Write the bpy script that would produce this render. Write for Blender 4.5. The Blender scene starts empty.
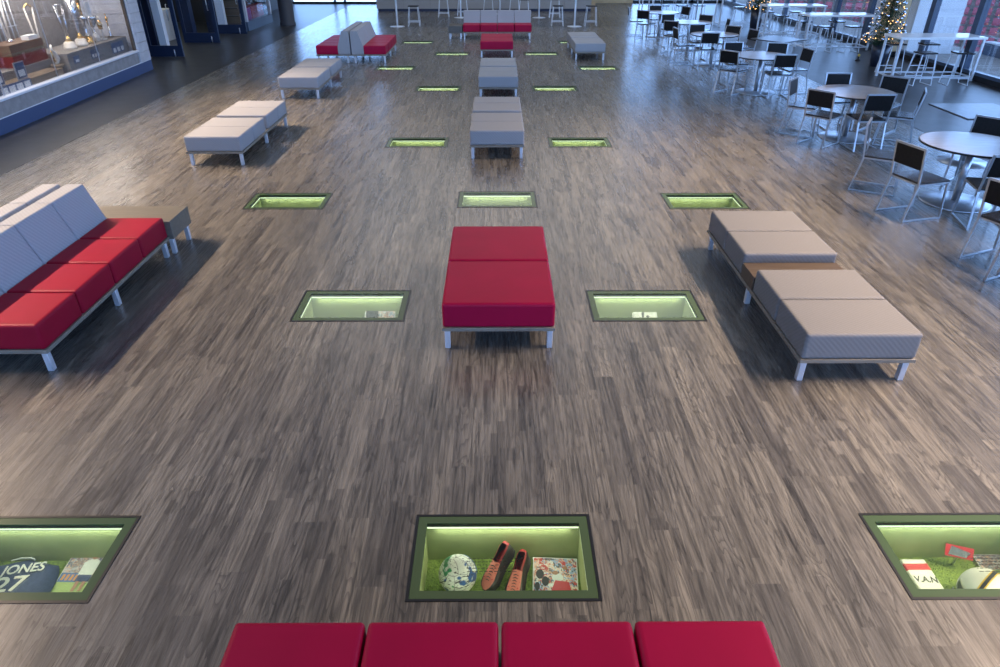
import bpy, bmesh, math, random
from mathutils import Vector, Matrix
random.seed(7)
sc = bpy.context.scene
C = sc.collection
R = math.radians

# ------------------------------------------------------------------ materials
def mat(name, col, rough=.5, metal=0., spec=.5, emit=None, es=0., coat=0.):
    m = bpy.data.materials.new(name); m.use_nodes = True
    b = m.node_tree.nodes['Principled BSDF']
    b.inputs['Base Color'].default_value = (*col, 1)
    b.inputs['Roughness'].default_value = rough
    b.inputs['Metallic'].default_value = metal
    b.inputs['Specular IOR Level'].default_value = spec
    b.inputs['Coat Weight'].default_value = coat
    if emit:
        b.inputs['Emission Color'].default_value = (*emit, 1); b.inputs['Emission Strength'].default_value = es
    return m
def N(m, t, **kw):
    n = m.node_tree.nodes.new(t)
    for k, v in kw.items(): setattr(n, k, v)
    return n
def L(m, a, b): m.node_tree.links.new(a, b)
def bsdf(m): return m.node_tree.nodes['Principled BSDF']
def coords(m, scale=(1,1,1), rot=(0,0,0)):
    tc = N(m, 'ShaderNodeTexCoord'); mp = N(m, 'ShaderNodeMapping')
    mp.inputs['Scale'].default_value = scale; mp.inputs['Rotation'].default_value = rot
    L(m, tc.outputs['Object'], mp.inputs['Vector']); return mp.outputs['Vector']
def ramp(m, fac, stops):
    r = N(m, 'ShaderNodeValToRGB'); e = r.color_ramp.elements
    e[0].position, e[0].color = stops[0][0], (*stops[0][1], 1)
    e[1].position, e[1].color = stops[-1][0], (*stops[-1][1], 1)
    for p, c in stops[1:-1]:
        x = e.new(p); x.color = (*c, 1)
    L(m, fac, r.inputs['Fac']); return r.outputs['Color']
def mixc(m, fac, a, b, mode='MIX'):
    n = N(m, 'ShaderNodeMix', data_type='RGBA', blend_type=mode)
    for s, v in ((n.inputs[0], fac), (n.inputs[6], a), (n.inputs[7], b)):
        if isinstance(v, (int, float)): s.default_value = v
        elif isinstance(v, tuple): s.default_value = (*v, 1)
        else: L(m, v, s)
    return n.outputs[2]
def noise(m, vec, scale, detail=4, rough=.5, dist=0.):
    n = N(m, 'ShaderNodeTexNoise'); n.inputs['Scale'].default_value = scale; n.inputs['Detail'].default_value = detail
    n.inputs['Roughness'].default_value = rough; n.inputs['Distortion'].default_value = dist
    L(m, vec, n.inputs['Vector']); return n.outputs['Fac']
def bump(m, h, strength=.3, dist=.002):
    b = N(m, 'ShaderNodeBump'); b.inputs['Strength'].default_value = strength; b.inputs['Distance'].default_value = dist
    L(m, h, b.inputs['Height']); L(m, b.outputs['Normal'], bsdf(m).inputs['Normal'])

def wood_floor(name='wood_floor', tint=(.90,.865,.80)):
    m = mat(name, (.15,.14,.13), .3, spec=.75)
    tc = N(m, 'ShaderNodeTexCoord'); sep = N(m, 'ShaderNodeSeparateXYZ'); L(m, tc.outputs['Object'], sep.inputs[0])
    cmb = N(m, 'ShaderNodeCombineXYZ'); L(m, sep.outputs['Y'], cmb.inputs['X']); L(m, sep.outputs['X'], cmb.inputs['Y'])
    def math_(op, a, b=None):
        n = N(m, 'ShaderNodeMath', operation=op)
        for i, v in enumerate((a, b)):
            if v is None: continue
            if isinstance(v, (int, float)): n.inputs[i].default_value = v
            else: L(m, v, n.inputs[i])
        return n.outputs[0]
    def planks(length, width, seed):        # every strip starts at its own random place
        row = math_('FLOOR', math_('DIVIDE', sep.outputs['X'], width))
        wn = N(m, 'ShaderNodeTexWhiteNoise', noise_dimensions='2D'); c1_ = N(m, 'ShaderNodeCombineXYZ'); L(m, row, c1_.inputs['X']); c1_.inputs['Y'].default_value = seed; L(m, c1_.outputs[0], wn.inputs['Vector'])
        u = math_('ADD', math_('DIVIDE', sep.outputs['Y'], length), math_('MULTIPLY', wn.outputs['Value'], 7.3))
        wn2 = N(m, 'ShaderNodeTexWhiteNoise', noise_dimensions='2D'); c2_ = N(m, 'ShaderNodeCombineXYZ'); L(m, row, c2_.inputs['X']); L(m, math_('FLOOR', u), c2_.inputs['Y']); L(m, c2_.outputs[0], wn2.inputs['Vector'])
        return wn2.outputs['Value']
    class _P:
        def __init__(s_, v): s_.outputs = {'Color': v}
    b1 = _P(planks(1.2, .152, 1.)); b2 = _P(planks(.55, .0507, 5.))
    # grain: coordinates offset per strip so that each strip has its own figure
    off = N(m, 'ShaderNodeVectorMath', operation='SCALE'); L(m, b1.outputs['Color'], off.inputs[0]); off.inputs['Scale'].default_value = 17.
    add = N(m, 'ShaderNodeVectorMath', operation='ADD'); L(m, cmb.outputs[0], add.inputs[0]); L(m, off.outputs[0], add.inputs[1])
    def mp(s):
        p = N(m, 'ShaderNodeMapping'); p.inputs['Scale'].default_value = s; L(m, add.outputs[0], p.inputs['Vector']); return p.outputs[0]
    g1 = noise(m, mp((.9, 15, 1)), 1.7, 6, .66, 1.9)
    g2 = noise(m, mp((3.0, 75, 1)), 1.0, 3, .6, .6)
    w = N(m, 'ShaderNodeTexWave', bands_direction='Y'); w.inputs['Scale'].default_value = 9; w.inputs['Distortion'].default_value = 9
    w.inputs['Detail'].default_value = 2; w.inputs['Detail Scale'].default_value = .8
    L(m, mp((.35, 1.3, 1)), w.inputs['Vector'])
    c1 = ramp(m, g1, [(.30,(.045,.045,.048)), (.42,(.115,.113,.114)), (.50,(.185,.181,.18)), (.70,(.25,.243,.238))])
    c2 = ramp(m, g2, [(.32,(.62,.62,.62)), (.55,(1.0,1.0,1.0)), (.75,(1.12,1.12,1.12))])
    fig = noise(m, mp((.75, 5.2, 1)), 1.5, 2, .45, .5)          # contour lines of a long noise = cathedral figure
    lines = math_('FRACT', math_('MULTIPLY', fig, 15.)); msk = noise(m, mp((.6, 3, 1)), 1.3, 2)
    c3a = ramp(m, lines, [(0,(.50,.50,.52)), (.16,(.72,.72,.73)), (.4,(1.02,1.02,1.02)), (1,(1.08,1.08,1.08))])
    c3 = mixc(m, ramp(m, msk, [(.42,(0,0,0)), (.56,(1,1,1))]), (1.,1.,1.), c3a)
    pl = ramp(m, b1.outputs['Color'], [(0,(.74,.74,.76)), (1,(1.16,1.14,1.1))])
    pl2 = ramp(m, b2.outputs['Color'], [(0,(.58,.58,.6)), (.10,(.72,.72,.74)), (.25,(.93,.93,.93)), (1,(1.12,1.12,1.11))])
    c = mixc(m, 1., c1, c2, 'MULTIPLY'); c = mixc(m, 1., c, c3, 'MULTIPLY'); c = mixc(m, 1., c, pl, 'MULTIPLY'); c = mixc(m, 1., c, pl2, 'MULTIPLY')
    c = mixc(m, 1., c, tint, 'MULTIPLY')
    L(m, c, bsdf(m).inputs['Base Color'])
    rr = ramp(m, g1, [(.3,(.34,)*3), (.7,(.20,)*3)]); L(m, rr, bsdf(m).inputs['Roughness'])
    return m

def dark_tile():
    m = mat('dark_tile', (.035,.036,.04), .36, spec=.32)
    v = coords(m)
    n = noise(m, v, 3., 5, .6); c = ramp(m, n, [(.3,(.025,.026,.03)), (.7,(.055,.056,.062))])
    b = N(m, 'ShaderNodeTexBrick'); b.offset = 0; b.inputs['Scale'].default_value = 1; b.inputs['Brick Width'].default_value = .9; b.inputs['Row Height'].default_value = .9
    b.inputs['Mortar Size'].default_value = .004; b.inputs['Color1'].default_value = (1,1,1,1); b.inputs['Color2'].default_value = (.9,.9,.9,1); b.inputs['Mortar'].default_value = (.6,.6,.6,1)
    L(m, v, b.inputs['Vector']); L(m, mixc(m, 1., c, b.outputs['Color'], 'MULTIPLY'), bsdf(m).inputs['Base Color']); return m

def fabric(name, col, rib=90, var=.08):
    m = mat(name, col, .72, spec=.3)
    v = coords(m)
    w = N(m, 'ShaderNodeTexWave', bands_direction='DIAGONAL'); w.inputs['Scale'].default_value = rib/6.; w.inputs['Distortion'].default_value = .4; L(m, v, w.inputs['Vector'])
    n = noise(m, v, 160, 2)
    c = mixc(m, w.outputs['Fac'], tuple(x*(1-var) for x in col), tuple(min(1, x*(1+var)) for x in col))
    c = mixc(m, .25, c, ramp(m, n, [(.3, tuple(x*.7 for x in col)), (.7, tuple(min(1, x*1.2) for x in col))]))
    L(m, c, bsdf(m).inputs['Base Color']); bump(m, w.outputs['Fac'], .25, .0015); return m
def vinyl(name, col):
    m = mat(name, col, .5, spec=.18)
    v = coords(m); n = noise(m, v, 220, 2); bump(m, n, .12, .001)
    n2 = noise(m, v, 3, 3); L(m, ramp(m, n2, [(.3, tuple(x*.92 for x in col)), (.7, tuple(x*1.06 for x in col))]), bsdf(m).inputs['Base Color']); return m
def timber(name, a, b, rough=.45):
    m = mat(name, a, rough)
    v = coords(m, (2, 22, 22)); n = noise(m, v, 1.5, 4, .6, .7); L(m, ramp(m, n, [(.3, a), (.7, b)]), bsdf(m).inputs['Base Color']); return m
def speckle(name, a, b, scale=40, rough=.5, metal=0.):
    m = mat(name, a, rough, metal); n = noise(m, coords(m), scale, 3); L(m, ramp(m, n, [(.35, a), (.65, b)]), bsdf(m).inputs['Base Color']); return m
def glass(name, tint=(1,1,1), refl=1.0, base=.0, rough=.02):
    m = bpy.data.materials.new(name); m.use_nodes = True; nt = m.node_tree
    nt.nodes.clear()
    o = nt.nodes.new('ShaderNodeOutputMaterial'); t = nt.nodes.new('ShaderNodeBsdfTransparent'); g = nt.nodes.new('ShaderNodeBsdfGlossy')
    t.inputs['Color'].default_value = (*tint, 1); g.inputs['Roughness'].default_value = rough
    f = nt.nodes.new('ShaderNodeFresnel'); f.inputs['IOR'].default_value = 1.45
    ma = nt.nodes.new('ShaderNodeMath'); ma.operation = 'MULTIPLY_ADD'; ma.inputs[1].default_value = refl; ma.inputs[2].default_value = base
    mx = nt.nodes.new('ShaderNodeMixShader')
    nt.links.new(f.outputs[0], ma.inputs[0]); nt.links.new(ma.outputs[0], mx.inputs[0]); nt.links.new(t.outputs[0], mx.inputs[1]); nt.links.new(g.outputs[0], mx.inputs[2]); nt.links.new(mx.outputs[0], o.inputs[0])
    return m
def picture(name, cols, scale=14, seed=0.):
    m = mat(name, cols[0], .35)
    tc = N(m, 'ShaderNodeTexCoord'); mp = N(m, 'ShaderNodeMapping'); mp.inputs['Location'].default_value = (seed, seed*.7, 0); L(m, tc.outputs['Object'], mp.inputs['Vector'])
    n1 = N(m, 'ShaderNodeTexNoise'); n1.inputs['Scale'].default_value = scale*.6; L(m, mp.outputs[0], n1.inputs['Vector'])
    ad = mixc(m, .12, mp.outputs[0], n1.outputs['Color'])
    v = N(m, 'ShaderNodeTexVoronoi'); v.inputs['Scale'].default_value = scale; L(m, ad, v.inputs['Vector'])
    sp = N(m, 'ShaderNodeSeparateColor'); L(m, v.outputs['Color'], sp.inputs[0])
    k = len(cols); r = N(m, 'ShaderNodeValToRGB'); r.color_ramp.interpolation = 'CONSTANT'; e = r.color_ramp.elements
    e[0].position = 0; e[0].color = (*cols[0], 1); e[1].position = 1./k; e[1].color = (*cols[1], 1)
    for i in range(2, k):
        x = e.new(i/k); x.color = (*cols[i], 1)
    L(m, sp.outputs[0], r.inputs['Fac']); L(m, r.outputs['Color'], bsdf(m).inputs['Base Color']); return m

M = dict(
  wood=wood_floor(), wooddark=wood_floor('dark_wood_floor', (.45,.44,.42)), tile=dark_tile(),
  grey=fabric('grey_fabric', (.29,.295,.32)), taupe=fabric('taupe_fabric', (.19,.186,.19)), pale=fabric('pale_fabric', (.33,.345,.39)),
  red=vinyl('crimson_vinyl', (.32,.0005,.036)), red_warmlit=vinyl('crimson_vinyl_warmlit', (.28,.002,.024)),  # second red: same vinyl with the left sofa's warm light put into its colour
  ply=timber('plywood_edge', (.17,.15,.125), (.25,.22,.18)), oak=timber('grey_oak', (.11,.10,.085), (.16,.148,.125)), walnut=timber('walnut', (.06,.042,.03), (.10,.072,.052)),
  darkoak=timber('dark_oak', (.06,.055,.05), (.11,.10,.09)),
  leg=mat('silver_metal', (.62,.64,.70), .32, .35), steel=mat('brushed_steel', (.50,.54,.60), .28, .8), white_metal=mat('white_metal', (.72,.76,.82), .35, .1),
  chairdark=speckle('dark_laminate', (.006,.006,.007), (.011,.010,.011), 30, .5), seatdark=speckle('dark_seat', (.014,.014,.017), (.025,.025,.03), 30, .2),
  tabletop=timber('grey_tabletop', (.34,.31,.31), (.44,.40,.39), .22), edge=mat('black_edge', (.015,.015,.017), .35),
  slate=speckle('slate_top', (.055,.06,.07), (.085,.09,.10), 12, .3), whitetop=mat('white_laminate', (.86,.87,.88), .2),
  frame=mat('black_frame', (.012,.013,.017), .35), green=mat('green_glass_border', (.065,.105,.055), .25, spec=.3), greenwall=speckle('green_liner', (.31,.36,.155), (.35,.40,.18), 8, .6),
  lip=mat('dark_lip', (.012,.012,.006), .6), led=mat('led', (.9,1,.7), .5, emit=(.92,1,.72), es=1.5),
  glass=glass('clear_glass', (.93,.98,.93), .3), window=glass('window_glass', (.97,.98,1), .25), caseglass=glass('case_glass', (.97,.98,1), .45),
  navy=mat('navy_panel', (.05,.085,.19), .45), navydoor=mat('navy_door', (.012,.022,.055), .35), black=mat('black', (.01,.01,.012), .5),
  stone=speckle('grey_stone', (.23,.225,.235), (.30,.295,.31), 6, .45), whitetile=speckle('white_tile', (.46,.47,.52), (.54,.55,.60), 5, .3), sill=mat('white_sill', (.70,.72,.80), .3),
  wall=speckle('grey_wall', (.20,.19,.19), (.24,.23,.225), 2, .7), darkwall=mat('dark_wall', (.03,.032,.04), .6), barfront=speckle('bar_front', (.26,.25,.245), (.36,.345,.33), 60, .6),
  toe=mat('toe_kick', (.008,.014,.05), .4), mull=mat('window_mullion', (.055,.085,.14), .35), beige=speckle('beige_panel', (.50,.36,.20), (.58,.42,.24), 3, .6), whitepaint=mat('white_paint', (.75,.78,.82), .5),
  plinth=speckle('plinth', (.18,.165,.16), (.22,.20,.19), 8, .6), brown=timber('brown_box', (.13,.09,.06), (.18,.13,.085)), maroon=mat('maroon', (.20,.02,.02), .4),
  gold=mat('gold', (.85,.55,.22), .22, .9), silver=mat('silver', (.82,.82,.84), .18, .9), ivory=mat('ivory', (.75,.70,.62), .4), purple=mat('purple', (.22,.03,.35), .4),
  plaqueblue=mat('blue_plaque', (.06,.10,.20), .3), white=mat('white_paper', (.72,.72,.70), .5), redpaint=mat('red_paint', (.50,.03,.04), .4), jersey=speckle('navy_cloth', (.035,.055,.14), (.05,.075,.18), 50, .8),
  stadium=mat('red_seat', (.42,.10,.15), .4), concrete=speckle('concrete', (.34,.34,.33), (.42,.42,.41), 4, .8), 
  pot=mat('planter', (.02,.028,.05), .3), trunk=mat('bark', (.08,.05,.03), .9), fir=speckle('fir', (.012,.05,.02), (.03,.09,.04), 30, .7), fairy=mat('fairy_light', (1,.6,.2), .4, emit=(1,.52,.16), es=5.),
  bauble=mat('silver_bauble', (.75,.80,.88), .12, .9), skinred=mat('salmon_leather', (.55,.16,.12), .5), cleatblack=mat('cleat_black', (.02,.018,.018), .4), cleatred=mat('cleat_red', (.28,.012,.015), .5),
  ink=mat('black_ink', (.01,.01,.012), .5), yellow=mat('yellow', (.65,.42,.04), .4), skin=mat('skin_print', (.35,.16,.09), .5), teal=mat('teal', (.03,.30,.25), .5), magenta=mat('magenta', (.45,.08,.35), .5), grassprint=mat('grass_print', (.30,.42,.12), .5), orangep=mat('orange_print', (.6,.25,.05), .5), blueprint=mat('blue_print', (.05,.12,.35), .5),
)
# turf
def turf_mat():
    m = mat('turf', (.16,.24,.04), .8); v = coords(m); n = noise(m, v, 90, 4, .7)
    L(m, ramp(m, n, [(.3,(.07,.11,.015)), (.5,(.17,.25,.04)), (.7,(.30,.38,.08))]), bsdf(m).inputs['Base Color']); bump(m, n, .8, .01); return m
M['turf'] = turf_mat()
def ballm():
    m = mat('ball_skin', (.7,.7,.68), .35); v = coords(m)
    n = N(m, 'ShaderNodeTexVoronoi', feature='DISTANCE_TO_EDGE'); n.inputs['Scale'].default_value = 13; L(m, v, n.inputs['Vector'])
    c = ramp(m, n.outputs['Distance'], [(.0,(.25,.25,.25)), (.04,(.72,.73,.70))])
    n2 = noise(m, v, 11, 2); c = mixc(m, ramp(m, n2, [(.57,(0,0,0)), (.6,(1,1,1))]), c, (.03,.10,.30))
    n3 = noise(m, coords(m, (1,1,1), (1,2,0)), 13, 2); c = mixc(m, ramp(m, n3, [(.60,(0,0,0)), (.63,(1,1,1))]), c, (.04,.28,.12))
    n4 = noise(m, coords(m, (14,14,50), (.2,.1,0)), 1.6, 3, .6, 1.5); c = mixc(m, ramp(m, n4, [(.56,(0,0,0)), (.60,(1,1,1))]), c, (.05,.04,.05))
    L(m, c, bsdf(m).inputs['Base Color']); return m
M['ball'] = ballm()

# ------------------------------------------------------------------ mesh helpers
def box(bm, x0, x1, y0, y1, z0, z1, bev=0., seg=2, mi=0):
    v = [bm.verts.new((x, y, z)) for z in (z0, z1) for y in (y0, y1) for x in (x0, x1)]
    fs = [bm.faces.new([v[i] for i in q]) for q in ((0,2,3,1), (4,5,7,6), (0,1,5,4), (2,6,7,3), (0,4,6,2), (1,3,7,5))]
    for f in fs: f.material_index = mi
    if bev:
        es = list({e for f in fs for e in f.edges})
        r = bmesh.ops.bevel(bm, geom=es, offset=bev, segments=seg, profile=.6, affect='EDGES', clamp_overlap=True)
        for f in r['faces']: f.material_index = mi; f.smooth = True
def tube(bm, pts, r, n=8, closed=False, square=False, mi=0):
    pts = [Vector(p) for p in pts]; k = len(pts); rings = []
    for i, p in enumerate(pts):
        a = pts[i-1] if (i > 0 or closed) else None; b = pts[(i+1) % k] if (i < k-1 or closed) else None
        d1 = (p-a).normalized() if a else (b-p).normalized(); d2 = (b-p).normalized() if b else d1
        t = (d1+d2); t = t.normalized() if t.length > 1e-6 else d1
        up = Vector((0,0,1)) if abs(t.z) < .95 else Vector((0,1,0))
        if abs(t.z) >= .95 and square: up = Vector((0,1,0))
        u = t.cross(up).normalized(); w = u.cross(t).normalized()
        if i and rings:
            pu = prev_u - t*prev_u.dot(t)
            if pu.length > 1e-4: u = pu.normalized(); w = u.cross(t).normalized()
        prev_u = u
        s = 1/max(.5, math.cos(d1.angle(d2)/2)) if (a and b) else 1
        m_ = 4 if square else n; ring = []
        rad = r[i] if isinstance(r, (list, tuple)) else r
        for j in range(m_):
            ang = 2*math.pi*(j+.5)/m_; q = (math.sqrt(2) if square else 1)*rad
            ring.append(bm.verts.new(p + u*math.cos(ang)*q + w*math.sin(ang)*q))
        rings.append(ring)
    m_ = len(rings[0]); rng = range(k if closed else k-1)
    for i in rng:
        A, B = rings[i], rings[(i+1) % k]
        for j in range(m_):
            f = bm.faces.new((A[j], A[(j+1) % m_], B[(j+1) % m_], B[j])); f.smooth = not square; f.material_index = mi
    if not closed:
        f = bm.faces.new(rings[0][::-1]); f.material_index = mi; f = bm.faces.new(rings[-1]); f.material_index = mi
def lathe(bm, prof, n=20, c=(0,0,0), mi=0, smooth=True):
    rings = []
    for r, z in prof:
        if r < 1e-5: rings.append([bm.verts.new((c[0], c[1], c[2]+z))])
        else: rings.append([bm.verts.new((c[0]+r*math.cos(2*math.pi*j/n), c[1]+r*math.sin(2*math.pi*j/n), c[2]+z)) for j in range(n)])
    for A, B in zip(rings, rings[1:]):
        for j in range(n):
            q = [A[j % len(A)], A[(j+1) % len(A)], B[(j+1) % len(B)], B[j % len(B)]]
            u = []
            for x in q:
                if x not in u: u.append(x)
            if len(u) > 2: f = bm.faces.new(u); f.smooth = smooth; f.material_index = mi
def prism(bm, poly, z0, z1, mi=0):
    a = [bm.verts.new((x, y, z0)) for x, y in poly]; b = [bm.verts.new((x, y, z1)) for x, y in poly]; k = len(poly)
    bm.faces.new(a[::-1]).material_index = mi; bm.faces.new(b).material_index = mi
    for i in range(k): bm.faces.new((a[i], a[(i+1) % k], b[(i+1) % k], b[i])).material_index = mi
def xprism(bm, poly, x0, x1, bev=0.):   # poly in (y,z), extruded along x
    a = [bm.verts.new((x0, y, z)) for y, z in poly]; b = [bm.verts.new((x1, y, z)) for y, z in poly]; k = len(poly)
    fs = [bm.faces.new(a[::-1]), bm.faces.new(b)] + [bm.faces.new((a[i], a[(i+1) % k], b[(i+1) % k], b[i])) for i in range(k)]
    if bev:
        es = list({e for f in fs for e in f.edges}); r = bmesh.ops.bevel(bm, geom=es, offset=bev, segments=3, profile=.6, affect='EDGES', clamp_overlap=True)
        for f in r['faces']: f.smooth = True
def ico(bm, c, r, sub=2, sc_=(1,1,1), mi=0):
    m = Matrix.Translation(c) @ Matrix.Diagonal((*[r*s for s in sc_], 1))
    g = bmesh.ops.create_icosphere(bm, subdivisions=sub, radius=1, matrix=m)
    for v in g['verts']:
        for f in v.link_faces: f.smooth = True; f.material_index = mi
def obj(name, bm, mats, parent=None, loc=(0,0,0), rot=(0,0,0)):
    bmesh.ops.recalc_face_normals(bm, faces=bm.faces)
    me = bpy.data.meshes.new(name); bm.to_mesh(me); bm.free()
    for m in (mats if isinstance(mats, (list, tuple)) else [mats]): me.materials.append(M[m] if isinstance(m, str) else m)
    o = bpy.data.objects.new(name, me); C.objects.link(o); o.location = loc; o.rotation_euler = rot
    if parent: o.parent = parent
    return o
def B(): return bmesh.new()
def bx(name, dims, m, parent=None, bev=0., seg=2, loc=(0,0,0), rot=(0,0,0)):
    b = B(); box(b, *dims, bev, seg); return obj(name, b, m, parent, loc, rot)
def struct(name, dims, m, **k):
    o = bx(name, dims, m, **k); o['kind'] = 'structure'; return o
def thing(name, label, cat, loc=(0,0,0), rz=0., group=None):
    o = bpy.data.objects.new(name, None); C.objects.link(o); o.empty_display_size = .1
    o.location = loc; o.rotation_euler = (0,0,rz); o['label'] = label; o['category'] = cat
    if group: o['group'] = group
    return o
def tag(o, label, cat, group=None):
    o['label'] = label; o['category'] = cat
    if group: o['group'] = group
    return o
def dup(root, loc, rz, label, group=None):
    r = root.copy(); C.objects.link(r); r.location = loc; r.rotation_euler = (0,0,rz); r['label'] = label
    if group: r['group'] = group
    for ch in list(root.children):
        c = ch.copy(); C.objects.link(c); c.parent = r
        for g in ch.children:
            d = g.copy(); C.objects.link(d); d.parent = c
    return r
def text_mesh(name, s, size, m, parent=None, loc=(0,0,0), rot=(0,0,0), shear=0., depth=.001, sx=1.):
    cu = bpy.data.curves.new(name, 'FONT'); cu.body = s; cu.size = size; cu.extrude = depth; cu.align_x = 'CENTER'; cu.align_y = 'CENTER'; cu.shear = shear; cu.offset = size*.012
    t = bpy.data.objects.new(name, cu); C.objects.link(t)
    bpy.context.view_layer.update()
    me = bpy.data.meshes.new_from_object(t.evaluated_get(bpy.context.evaluated_depsgraph_get()))
    bpy.data.objects.remove(t); me.name = name; me.materials.clear(); me.materials.append(M[m])
    o = bpy.data.objects.new(name, me); C.objects.link(o); o.location = loc; o.rotation_euler = rot; o.scale = (sx,1,1)
    if parent: o.parent = parent
    return o

# ------------------------------------------------------------------ floor with display wells
WX, WY = 1.035, .61         # outer size of a display frame
cases = [ # x, y(centre), label
 (.03, 2.58, 'lit floor display holding a signed ball, two cleats and a photo'),
 (-2.66, 2.58, 'lit floor display holding a navy jersey lettered JONES, cut by left edge of picture'),
 (2.69, 2.58, 'lit floor display holding a white helmet and red card, cut by right edge of picture'),
 (-1.36, 5.53, 'lit floor display left of the middle red ottoman, one colour photo inside'),
 (1.38, 5.52, 'lit floor display between middle red ottoman and the taupe bench, black and white photo inside'),
 (-2.73, 8.40, 'lit floor display beyond end table of the left red sofa'),
 (.0, 8.45, 'lit floor display straight behind the middle red ottoman'),
 (2.71, 8.38, 'lit floor display just behind far end of the taupe bench'),
 (-1.33, 11.26, 'lit floor display left of the nearest grey centre bench'),
 (1.38, 11.25, 'lit floor display right of the nearest grey centre bench'),
 (-1.32, 15.80, 'lit floor display left of the second grey centre bench'),
 (1.31, 15.80, 'lit floor display right of the second grey centre bench'),
 (-2.64, 18.50, 'thin lit floor display in front of the back-to-back red sofa'),
 (2.64, 18.48, 'thin lit floor display in front of the far right grey bench'),
 (-1.30, 20.90, 'thin lit floor display left of the small far red ottoman'),
 (1.29, 20.90, 'thin lit floor display right of the small far red ottoman'),
 (-2.55, 23.33, 'most distant lit floor display on the left, beyond the back-to-back sofa'),
 (2.50, 23.33, 'most distant lit floor display on the right, half hidden by grey bench'),
]
XL, XR = -7.2, 7.55
def floor_piece(name, x0, x1, y0, y1, m, holes=()):
    ys = sorted({y0, y1, *[h[2] for h in holes], *[h[3] for h in holes]})
    b = B()
    for a, c in zip(ys, ys[1:]):
        hs = sorted([(h[0], h[1]) for h in holes if h[2] <= a+1e-6 and h[3] >= c-1e-6]); x = x0
        segs = []
        for h in hs: segs.append((x, h[0])); x = h[1]
        segs.append((x, x1))
        for p, q in segs:
            b.faces.new([b.verts.new((p, a, 0)), b.verts.new((q, a, 0)), b.verts.new((q, c, 0)), b.verts.new((p, c, 0))])
    bmesh.ops.remove_doubles(b, verts=b.verts, dist=1e-5)
    for f in b.faces: f.normal_update()
    me = bpy.data.meshes.new(name); 
    for f in b.faces:
        if f.normal.z < 0: f.normal_flip()
    b.to_mesh(me); b.free(); me.materials.append(M[m])
    o = bpy.data.objects.new(name, me); C.objects.link(o); o['kind'] = 'structure'; return o
holes = [(x-WX/2, x+WX/2, y-WY/2, y+WY/2) for x, y, _ in cases]
floor_piece('floor', XL, XR, -3, 27.4, 'wood', holes)
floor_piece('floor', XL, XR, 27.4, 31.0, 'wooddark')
floor_piece('floor', XL, XR, 31.0, 38.0, 'wood')
floor_piece('floor', -14, XL, -3, 38, 'tile'); floor_piece('floor', XR, 11.45, -3, 38, 'tile')
for x in (XL, XR): struct('trim_1' if x < 0 else 'trim_2', (x-.012, x+.012, -3, 38, 0, .003), 'frame')

DZ = .33
def make_case(label):
    t = thing('floor_display_case', label, 'display case', group='lit display cases set in the wood floor')
    a, c = WX/2, WY/2
    def ring(b, o1, o2, i1, i2, z0, z1):
        box(b, -o1, o1, -o2, -i2, z0, z1); box(b, -o1, o1, i2, o2, z0, z1); box(b, -o1, -i1, -i2, i2, z0, z1); box(b, i1, o1, -i2, i2, z0, z1)
    b = B(); ring(b, a, c, a-.016, c-.016, -.03, .004); obj('frame', b, 'frame', t)
    b = B(); ring(b, a-.0165, c-.0165, a-.068, c-.068, -.008, .0015); obj('glass_border', b, 'green', t)
    b = B(); box(b, -a+.066, a-.066, -c+.066, c-.066, -.008, .001); obj('glass_cover', b, 'glass', t)
    b = B(); ring(b, a-.017, c-.017, a-.064, c-.064, -.034, -.009); obj('lip', b, 'lip', t)
    b = B(); ring(b, a-.02, c-.02, a-.055, c-.055, -DZ, -.035); obj('liner', b, 'greenwall', t)
    b = B(); box(b, -a+.055, a-.055, -c+.055, c-.055, -DZ-.03, -DZ+.004); n = 0
    for i in range(900):
        x = random.uniform(-a+.06, a-.06); y = random.uniform(-c+.06, c-.06); h = random.uniform(.01, .022); d = random.uniform(0, 6.28); w = .003
        dx, dy = math.cos(d)*w, math.sin(d)*w
        b.faces.new([b.verts.new((x-dx, y-dy, -DZ+.004)), b.verts.new((x+dx, y+dy, -DZ+.004)), b.verts.new((x+random.uniform(-.006,.006), y+random.uniform(-.006,.006), -DZ+h))])
    obj('turf', b, 'turf', t)
    b = B(); box(b, -a+.066, a-.066, c-.062, c-.055, -.05, -.040); box(b, -a+.056, -a+.062, -c+.07, c-.07, -.05, -.040); box(b, a-.062, a-.056, -c+.07, c-.07, -.05, -.040); obj('led_strip', b, 'led', t)
    la = bpy.data.lights.new('display_light', 'AREA'); la.shape = 'RECTANGLE'; la.size = .8; la.size_y = .03; la.energy = 1.3; la.color = (1., 1., .88)
    lo = bpy.data.objects.new('display_light', la); C.objects.link(lo); lo.parent = t; lo.location = (0, c-.08, -.052); lo.rotation_euler = (R(-14), 0, 0)
    la = bpy.data.lights.new('display_light', 'AREA'); la.shape = 'RECTANGLE'; la.size = .8; la.size_y = .03; la.energy = .7; la.color = (1., 1., .85)
    lo = bpy.data.objects.new('display_light', la); C.objects.link(lo); lo.parent = t; lo.location = (0, -c+.10, -.052); lo.rotation_euler = (R(22), 0, 0)
    return t
proto = None
for x, y, lab in cases:
    if proto is None: proto = make_case(lab); proto.location = (x, y, 0)
    else: dup(proto, (x, y, 0), 0, lab)

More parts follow.
